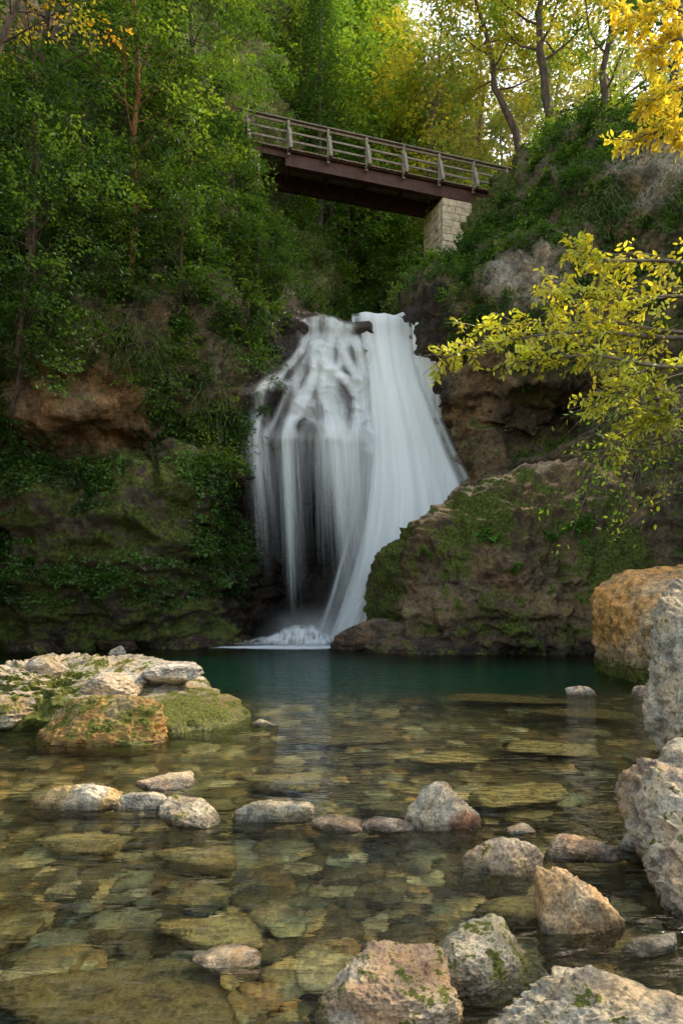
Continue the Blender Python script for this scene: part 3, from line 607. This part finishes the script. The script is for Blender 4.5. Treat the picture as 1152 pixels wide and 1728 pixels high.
# ---------------- footbridge ----------------
e=empty('footbridge'); ua=np.array([.95,.313,0]); ua/=np.linalg.norm(ua); va=np.array([-ua[1],ua[0],0]); L0=np.array([-3.13,26.5,0]); ZD=19.0
def B(t,w,z): return L0+ua*t+va*w+np.array([0,0,z])
def beam(bm,a,b,w,h,upv=(0,0,1)):
    a=np.array(a);b=np.array(b);T=nrm(b-a); S=np.cross(T,np.array(upv,float)); 
    if np.linalg.norm(S)<1e-3: S=va
    S=nrm(S); U=np.cross(S,T); vs=[]
    for p in (a,b):
        for (i,j) in ((-1,-1),(1,-1),(1,1),(-1,1)): vs.append(bm.verts.new(p+S*i*w/2+U*j*h/2))
    for q_ in ((0,1,2,3),(7,6,5,4),(0,4,5,1),(1,5,6,2),(2,6,7,3),(3,7,4,0)): bm.faces.new([vs[i] for i in q_])
def fin(bm,name,mat):
    bmesh.ops.recalc_face_normals(bm,faces=bm.faces); me=bpy.data.meshes.new(name); bm.to_mesh(me); bm.free(); me.materials.append(mat)
    o=bpy.data.objects.new(name,me); sc.collection.objects.link(o); o.parent=e
    md=o.modifiers.new('b','BEVEL'); md.width=.008; md.segments=1; return o
T0,T1,WB=-1.6,11.6,1.7
bm=bmesh.new()
tt=T0
while tt<T1:
    beam(bm,B(tt,-.12,ZD+r.uniform(-.006,.006)),B(tt,WB+.12,ZD),.175,.06); tt+=.19
fin(bm,'deck_planks',M_wood)
bm=bmesh.new()
for w in (.08,WB-.08):
    beam(bm,B(1.0,w,ZD-.34),B(10.4,w,ZD-.34),.02,.56)
    beam(bm,B(1.0,w,ZD-.055),B(10.4,w,ZD-.055),.24,.03); beam(bm,B(1.0,w,ZD-.63),B(10.4,w,ZD-.63),.26,.035)
    beam(bm,B(T0,w+.03,ZD-.16),B(1.0,w+.03,ZD-.16),.12,.24)
for t_ in np.arange(1.3,10.4,1.63): beam(bm,B(t_,.1,ZD-.4),B(t_,WB-.1,ZD-.4),.10,.2)
fin(bm,'steel_girders',M_steel)
bm=bmesh.new()
for sgn,w in ((-1,-.06),(1,WB+.06)):
    for k in range(-1,7):
        t_=1.09+1.63*k
        beam(bm,B(t_,w,ZD-.25),B(t_,w,ZD+1.12),.10,.10,upv=tuple(ua))
        beam(bm,B(t_+.02,w+sgn*.34,ZD-.10),B(t_+.02,w+sgn*.075,ZD+.78),.10,.13,upv=tuple(ua))
        beam(bm,B(t_+.0,w+sgn*.40,ZD-.10),B(t_,w-sgn*.0,ZD-.10),.11,.13)
    for zz,hh_ in ((1.08,.09),(.72,.08),(.38,.08)):
        beam(bm,B(T0,w-sgn*.075,ZD+zz),B(T1,w-sgn*.075,ZD+zz),.05,hh_)
    beam(bm,B(T0,w-sgn*.02,ZD+1.16),B(T1,w-sgn*.02,ZD+1.16),.16,.045)
fin(bm,'handrails',simple_mat('weathered_rail_wood',(.15,.12,.10),(.32,.26,.21),9))
def pier(t0,t1,w0,w1,zb,zt,name):
    bm=bmesh.new(); rr_=np.random.default_rng(3); zz=zb; row=0
    while zz<zt-.05:
        h=min(.30,zt-zz); 
        def course(a,b,n):
            cuts=np.linspace(0,1,n+1); cuts[1:-1]+=rr_.uniform(-.08,.08,n-1)
            for i in range(n): 
                pa=a+(b-a)*cuts[i]; pb=a+(b-a)*cuts[i+1]; T=nrm(b-a); j=rr_.uniform(-.02,.02)
                o_=np.cross(T,np.array([0,0,1.]))*j
                beam(bm,pa+T*.008+o_+np.array([0,0,h/2]),pb-T*.008+o_+np.array([0,0,h/2]),.3,h-.016)
        A=B(t0,w0+.15,zz);Bq=B(t1,w0+.15,zz);Cq=B(t1-.15,w0+.31,zz);Dq=B(t1-.15,w1,zz);Eq=B(t0+.15,w0+.31,zz);Fq=B(t0+.15,w1,zz)
        course(A,Bq,4+row%2); course(Cq,Dq,3); course(Eq,Fq,3+row%2); zz+=h; row+=1
    beam(bm,B(t0+.05,(w0+w1)/2,(zb+zt)/2-.02),B(t1-.05,(w0+w1)/2,(zb+zt)/2-.02),(w1-w0)-.1,zt-zb-.04)
    fin(bm,name,simple_mat(name+'_stone',(.36,.28,.18),(.74,.60,.44),5,bump=.8,dist=.04))
pier(7.75,9.75,-.1,1.8,13.5,ZD-.66,'stone_pier')
pier(-.75,-.05,-.1,1.8,13.,ZD-.30,'stone_abutment')

# ---------------- waterfall (soft sheets with flow-line density) ----------------
t=NT('falling_water'); at=t.n('ShaderNodeAttribute',attribute_name='Col'); aa=t.n('ShaderNodeAttribute',attribute_name='dens')
d1=t.n('ShaderNodeBsdfDiffuse',i_Color=at.outputs['Color']); d2=t.n('ShaderNodeBsdfTranslucent',i_Color=at.outputs['Color'])
m=t.n('ShaderNodeMixShader'); m.inputs[0].default_value=.22; t.link(d1.outputs[0],m.inputs[1]); t.link(d2.outputs[0],m.inputs[2])
tp_=t.n('ShaderNodeBsdfTransparent'); m2=t.n('ShaderNodeMixShader'); t.link(aa.outputs['Fac'],m2.inputs[0]); t.link(tp_.outputs[0],m2.inputs[1]); t.link(m.outputs[0],m2.inputs[2])
t.link(m2.outputs[0],t.out.inputs[0]); M_fall=t.m
e=empty('waterfall')
TINT=np.array([.95,.972,1.])
def blur(D,sx,sz):
    for ax,s in ((0,sx),(1,sz)):
        if s<=0: continue
        R_=int(3*s)+1; kx=np.exp(-.5*(np.arange(-R_,R_+1)/s)**2); kx/=kx.sum()
        D=np.apply_along_axis(lambda v:np.convolve(v,kx,'same'),ax,D)
    return D
class Raster:
    def __init__(s,x0,x1,z0,z1,rx,rz):
        s.x0,s.z0,s.rx,s.rz=x0,z0,rx,rz; s.nx=int((x1-x0)/rx)+1; s.nz=int((z1-z0)/rz)+1; s.D=np.zeros((s.nx,s.nz))
    def splat(s,X,Z,w,pw=.5):
        n,K=X.shape; L=np.abs(np.diff(Z,axis=1)).sum(1).max()+np.abs(np.diff(X,axis=1)).sum(1).max()*.5
        M=int(L/s.rz*1.6)+4; u=np.linspace(0,K-1.0001,M); k=u.astype(int); f_=u-k
        x_=X[:,k]*(1-f_)+X[:,k+1]*f_; z_=Z[:,k]*(1-f_)+Z[:,k+1]*f_
        ln=(np.abs(np.diff(Z,axis=1)).sum(1)+np.abs(np.diff(X,axis=1)).sum(1)*.5)/L
        ww=(w*ln)[:,None]*(np.sin(np.linspace(.02,.98,M)*math.pi)**pw)[None]
        a=(x_-s.x0)/s.rx; b=(z_-s.z0)/s.rz; ok=(a>=0)&(a<s.nx-1)&(b>=0)&(b<s.nz-1)
        a=a[ok];b=b[ok];ww=ww[ok]; ai=a.astype(int);bi=b.astype(int);fa_=a-ai;fb=b-bi
        for da,db,q_ in ((0,0,(1-fa_)*(1-fb)),(1,0,fa_*(1-fb)),(0,1,(1-fa_)*fb),(1,1,fa_*fb)):
            s.D+=np.bincount((ai+da)*s.nz+bi+db,weights=ww*q_,minlength=s.nx*s.nz).reshape(s.nx,s.nz)
    def mesh(s,name,yfun,k,sx,sz,post=None,cmin=.7,amax=.985,gam=1.):
        D=blur(s.D,sx,sz); X,Z=np.meshgrid(s.x0+np.arange(s.nx)*s.rx,s.z0+np.arange(s.nz)*s.rz,indexing='ij')
        A=amax*(1-np.exp(-(k*D)**gam)); c=cmin+(.94-cmin)*(1-np.exp(-k*D*.6))
        Yy=yfun(X,Z)
        if post: Yy,Z=post(X,Yy,Z)
        Vv=np.stack([X,Yy,Z],-1).reshape(-1,3); Fq=gridfaces(s.nx,s.nz); Af=A.reshape(-1)
        Fq=Fq[Af[Fq].max(1)>.012]
        used=np.unique(Fq); mp_=np.full(len(Vv),-1); mp_[used]=np.arange(len(used))
        return mkmesh(name,Vv[used],mp_[Fq],M_fall,(c.reshape(-1)[used])[:,None]*TINT,parent=e,extra={'dens':Af[used]})
r=np.random.default_rng(77)
rows=np.array([(11.9,26.6,.8,2.2),(11.7,25.4,.7,2.3),(11.3,24.1,.64,2.42),(10.2,23.7,.72,2.42),(8.9,23.2,.93,2.5),(7.6,22.8,1.0,2.9),(6.0,22.4,1.0,3.4),(4.5,22.0,.85,3.9),(3.0,21.7,.55,3.95),(1.4,21.5,.1,3.3),(.0,21.3,-.4,2.9)])
RR=cr(rows,[5]*10); KR=len(RR)
def rowat(u,c): return np.interp(u*(KR-1),np.arange(KR),RR[:,c])
def ymain(X,Z):
    zz=RR[::-1,0]; yb=np.interp(Z,zz,RR[::-1,1]); xl=np.interp(Z,zz,RR[::-1,2]); xr=np.interp(Z,zz,RR[::-1,3])
    s=np.clip((X-xl)/(xr-xl),-.3,1.3); u=1-Z/11.9
    return yb-.38*np.sin(np.clip(s,0,1)*math.pi)*(.2+.8*u)+.03*fbm(np.stack([X*5,Z*.7,Z*0],-1),3,8)
def lip(X,Yy,Z): return Yy,Z+.16*fbm(st3(X*2.2),3,3)*sstep(10.6,11.4,Z)
for li in range(2):
    R_=Raster(-.8,4.4,.02,11.85,.016,.03); n=8000
    s=np.where(r.random(n)<.85,r.beta(1.3,1.4,n),r.normal(.5,.34,n)).clip(-.14,1.14)
    clump=fbm(st3(s*9),3,30+li); wgt=np.clip(.85+.6*clump,.2,2)
    u0=r.uniform(-.3,.75,n).clip(0,1); u1=np.minimum(1,u0+r.uniform(.3,.9,n))
    u=u0[:,None]+(u1-u0)[:,None]*np.linspace(0,1,26)[None]
    s2=s[:,None]+.05*fbm(np.stack([s[:,None]*4+0*u,u*3.0,0*u+3+li*9],-1),2,14)*np.minimum(1,u*4)
    xl=rowat(u,2);xr=rowat(u,3); R_.splat(xl+(xr-xl)*s2,rowat(u,0),wgt,.35)
    sc_=R_.D.sum()/(R_.D>0).sum()
    R_.mesh('main_fall',(lambda X,Z:ymain(X,Z)+.1) if li==0 else (lambda X,Z:ymain(X,Z)-.14),(4.6 if li==0 else 1.2)/sc_,1.3 if li==0 else 1.0,4,lip,cmin=.78)
R_=Raster(2.0,3.7,5.8,11.6,.014,.03); n=2600; x0=2.25+1.05*r.beta(1.1,1.25,n); k=np.linspace(0,1,14)[None]
zt=11.45-.5*(x0-2.3)+r.uniform(-.25,.05,n); ln=r.uniform(1.0,5.2,n)
R_.splat(x0[:,None]+.14*k+.02*np.sin(k*5+x0[:,None]*9),zt[:,None]-ln[:,None]*k,np.clip(.6+1.7*fbm(st3(x0*6),3,4),.03,2),.4)
sc_=R_.D.sum()/(R_.D>0).sum()
R_.mesh('side_veil',lambda X,Z:23.72-.3*np.sqrt(np.clip((11.4-Z)/5,0,1))-.12*(X-2.3)+.7*sstep(10.9,11.5,Z),1.4/sc_,1.0,3,cmin=.62)
LX=np.linspace(-3.4,2.2,90); LZ=np.linspace(5.6,12.4,110); LY=np.zeros((90,110))
for i_,a_ in enumerate(LX):
    for j_,b_ in enumerate(LZ):
        v=cliff_y(a_,b_,18.); LY[i_,j_]=v if v is not None and v<26 else 25.5
LYs=np.minimum(LY,blur(np.pad(LY,8,'edge'),1.6,1.6)[8:-8,8:-8])
yl_=LY[:,6:26].min(1); yl_=blur(np.pad(yl_[:,None],((8,8),(0,0)),'edge'),2.,0)[8:-8,0]
def ly(x_,z_):
    u=np.clip((x_-LX[0])/(LX[1]-LX[0]),0,88.999);v=np.clip((z_-LZ[0])/(LZ[1]-LZ[0]),0,108.999);a_=u.astype(int);b_=v.astype(int);fu=u-a_;fv=v-b_
    return (LYs[a_,b_]*(1-fu)+LYs[a_+1,b_]*fu)*(1-fv)+(LYs[a_,b_+1]*(1-fu)+LYs[a_+1,b_+1]*fu)*fv
def ycas(X,Z):
    t_=1-sstep(6.5,7.3,Z); yl=np.interp(X,LX,yl_)
    return ly(X,Z)*(1-t_)+t_*(yl-.05-.32*np.sqrt(np.clip((7-Z)/7,0,1)))
CH=[([(512,531),(508,590),(480,640),(450,690),(436,745)],(446,990),120,.05,1),
([(520,531),(522,600),(490,665),(462,720),(455,748)],(470,960),60,.05,.7),
([(535,531),(532,600),(522,650),(500,710),(488,748)],(498,1045),300,.06,1.3),
([(545,531),(550,590),(536,640),(500,690),(478,748)],(490,1000),100,.09,.8),
([(560,533),(556,600),(546,660),(558,720),(568,748)],(592,1030),330,.09,1.2),
([(575,535),(580,590),(600,640),(606,700),(600,750)],(608,1030),260,.08,1.1),
([(590,540),(572,600),(560,660),(575,720),(580,750)],(585,930),170,.09,1.),
([(530,560),(560,620),(596,650),(622,700),(630,750)],(618,1035),320,.08,1.2),
([(540,580),(510,640),(470,660),(445,690),(436,745)],(452,880),80,.07,.8),
([(600,560),(612,620),(622,680),(632,740),(636,760)],(628,1035),460,.11,1.4),
([(515,540),(535,600),(565,650),(575,700),(550,750)],(556,960),110,.12,.8),
([(550,650),(530,680),(515,700),(528,720),(520,750)],(525,960),80,.12,.6),
([(525,545),(505,620),(500,660),(530,690),(545,745)],(548,1000),100,.10,.6)]
for li in range(2):
    R_=Raster(-3.3,1.7,.05,11.95,.014,.026)
    for ci,(wp,end,n,spd,wt) in enumerate(CH):
        wp=np.array([W(a_,b_,23.2-(b_-535)/210*1.2)[[0,2]] for a_,b_ in wp]); wp=cr(wp,[8]*(len(wp)-1)); K1=len(wp)
        n=int(n*2.2); ed=W(end[0],end[1],21.2)[[0,2]]; K2=18; kk=np.linspace(0,1,K1)
        spd=spd*(1 if li==0 else 1.8)
        j1=r.normal(size=(n,1))*spd; j2=r.normal(size=(n,1))*spd*1.4
        spread=.5+.95*np.abs(np.sin(kk*7+ci*1.3+li))
        xs=wp[None,:,0]+(j1*(1-kk)+j2*kk)*spread+.07*np.sin(kk*8+ci*2+li)+.04*np.sin(kk*17+r.uniform(0,6,(n,1))); zs=np.repeat(wp[None,:,1],n,0)+r.uniform(-.05,.05,(n,1))
        tk=np.linspace(0,1,K2+1)[1:][None]; zl=zs[:,-1:]; lenk=r.uniform(.2,1.0,(n,1))
        fx_=xs[:,-1:]+(ed[0]-wp[-1,0])*tk*lenk+r.normal(size=(n,1))*.10*tk; fz_=zl+(ed[1]-zl)*tk*lenk
        Xa=np.concatenate([xs,fx_],1); Za=np.concatenate([zs,fz_],1)
        R_.splat(Xa,Za,np.full(n,wt)*r.uniform(.3,1.6,n)*(1+.55*np.sign(fbm(st3(j2[:,0]*40),2,ci))),.3)
    sc_=R_.D.sum()/(R_.D>0).sum()
    R_.mesh('cascade',(lambda X,Z:ycas(X,Z)-.06) if li==0 else (lambda X,Z:ycas(X,Z)-.2),(1.25 if li==0 else .5)/sc_,.9,2.5,lip,cmin=.74,amax=.96,gam=1.2)
nu,nv=260,70; U=np.linspace(-3.8,.9,nu); Vv_=np.linspace(0,1,nv); UX,VV=np.meshgrid(U,Vv_,indexing='ij')
env=np.exp(-((UX+1.2)/1.15)**2); nz=fbm(np.stack([UX*3.5,VV*2.5,UX*0],-1),5,5); fine=fbm(np.stack([UX*16,VV*3,UX*0+4],-1),3,6)
Zf=.02+(.50*env+.10*np.exp(-((UX+1.8)/1.8)**2))*(1-VV)**1.4*(1+.15*nz)+.015*fine*(1-VV); Yf=21.1-1.25*VV*(.5+.5*env)
Ad=np.clip((.9*env+.35*np.exp(-((UX+1.9)/1.7)**2))*(1-VV**2)*(1.0+.9*nz+.6*fine)*sstep(0,.35,VV+.05),0,.92)
mkmesh('splash_foam',np.stack([UX,Yf,np.maximum(Zf,.013)],-1).reshape(-1,3),gridfaces(nu,nv),M_fall,np.full((nu*nv,1),.88)*TINT,parent=e,extra={'dens':Ad.reshape(-1)})
def spray(cx,cy,wd,ht,a,seed):
    nu,nv=70,60; U=np.linspace(-1,1,nu); T_=np.linspace(0,1,nv); UX,VV=np.meshgrid(U,T_,indexing='ij')
    nz=fbm(np.stack([UX*2,VV*2+seed,UX*0],-1),4,seed); al=a*np.exp(-(UX*2.1)**2)*(1-VV)**1.5*np.clip(1+.8*nz,0,2)
    mkmesh('spray_veil',np.stack([cx+UX*wd,cy+.25*UX**2+0*VV,.03+VV*ht],-1).reshape(-1,3),gridfaces(nu,nv),M_fall,np.full((nu*nv,1),.88)*TINT,parent=e,extra={'dens':np.clip(al,0,.9).reshape(-1)})
spray(-1.1,20.95,1.6,1.3,.5,2); spray(.5,21.2,1.6,3.0,.6,3); spray(-.2,21.0,2.6,1.2,.3,4)

# ---------------- light, world, camera ----------------
el_,az=math.radians(46),math.radians(62)
S=Vector((math.sin(az)*math.cos(el_),math.cos(az)*math.cos(el_),math.sin(el_)))
sd=bpy.data.lights.new('sun','SUN'); sd.energy=5; sd.angle=math.radians(.5); sd.color=(1,.84,.60)
so=bpy.data.objects.new('sun',sd); so.rotation_euler=S.to_track_quat('Z','Y').to_euler(); so.location=(20,20,40); sc.collection.objects.link(so)
w=bpy.data.worlds.new('World'); sc.world=w; w.use_nodes=True; nt=w.node_tree; bg=nt.nodes['Background']; bg.inputs[1].default_value=.15
sky=nt.nodes.new('ShaderNodeTexSky'); sky.sky_type='NISHITA'; sky.sun_disc=False; sky.sun_elevation=el_; sky.sun_rotation=az
mixn=nt.nodes.new('ShaderNodeMix'); mixn.data_type='RGBA'; mixn.blend_type='MULTIPLY'; mixn.inputs[0].default_value=1; mixn.inputs[7].default_value=(5.4,4.3,3.0,1)
nt.links.new(sky.outputs[0],mixn.inputs[6]); nt.links.new(mixn.outputs[2],bg.inputs[0])
hb=bmesh.new(); bmesh.ops.create_cube(hb,size=1); me=bpy.data.meshes.new('forest_haze'); hb.to_mesh(me); hb.free()
ho=bpy.data.objects.new('forest_haze',me); ho.location=(28,46,34); ho.scale=(48,30,44); sc.collection.objects.link(ho)
t=NT('forest_haze'); vs=t.n('ShaderNodeVolumeScatter',i_Density=.012,i_Anisotropy=.5); vs.inputs[0].default_value=(1,.93,.70,1); t.link(vs.outputs[0],t.out.inputs['Volume']); me.materials.append(t.m)
cd=bpy.data.cameras.new('camera'); cd.sensor_width=36; cd.sensor_height=36; cd.lens=24; cd.sensor_fit='VERTICAL'; cd.shift_y=136/1728; cd.clip_end=2000; cd.clip_start=.05
co=bpy.data.objects.new('camera',cd); co.location=(0,0,CAMH); co.rotation_euler=(math.radians(90),0,0); sc.collection.objects.link(co); sc.camera=co
sc.view_settings.view_transform='Standard'; sc.view_settings.look='None'; sc.view_settings.exposure=0
print('total verts',sum(len(o.data.vertices) for o in sc.objects if o.type=='MESH'))
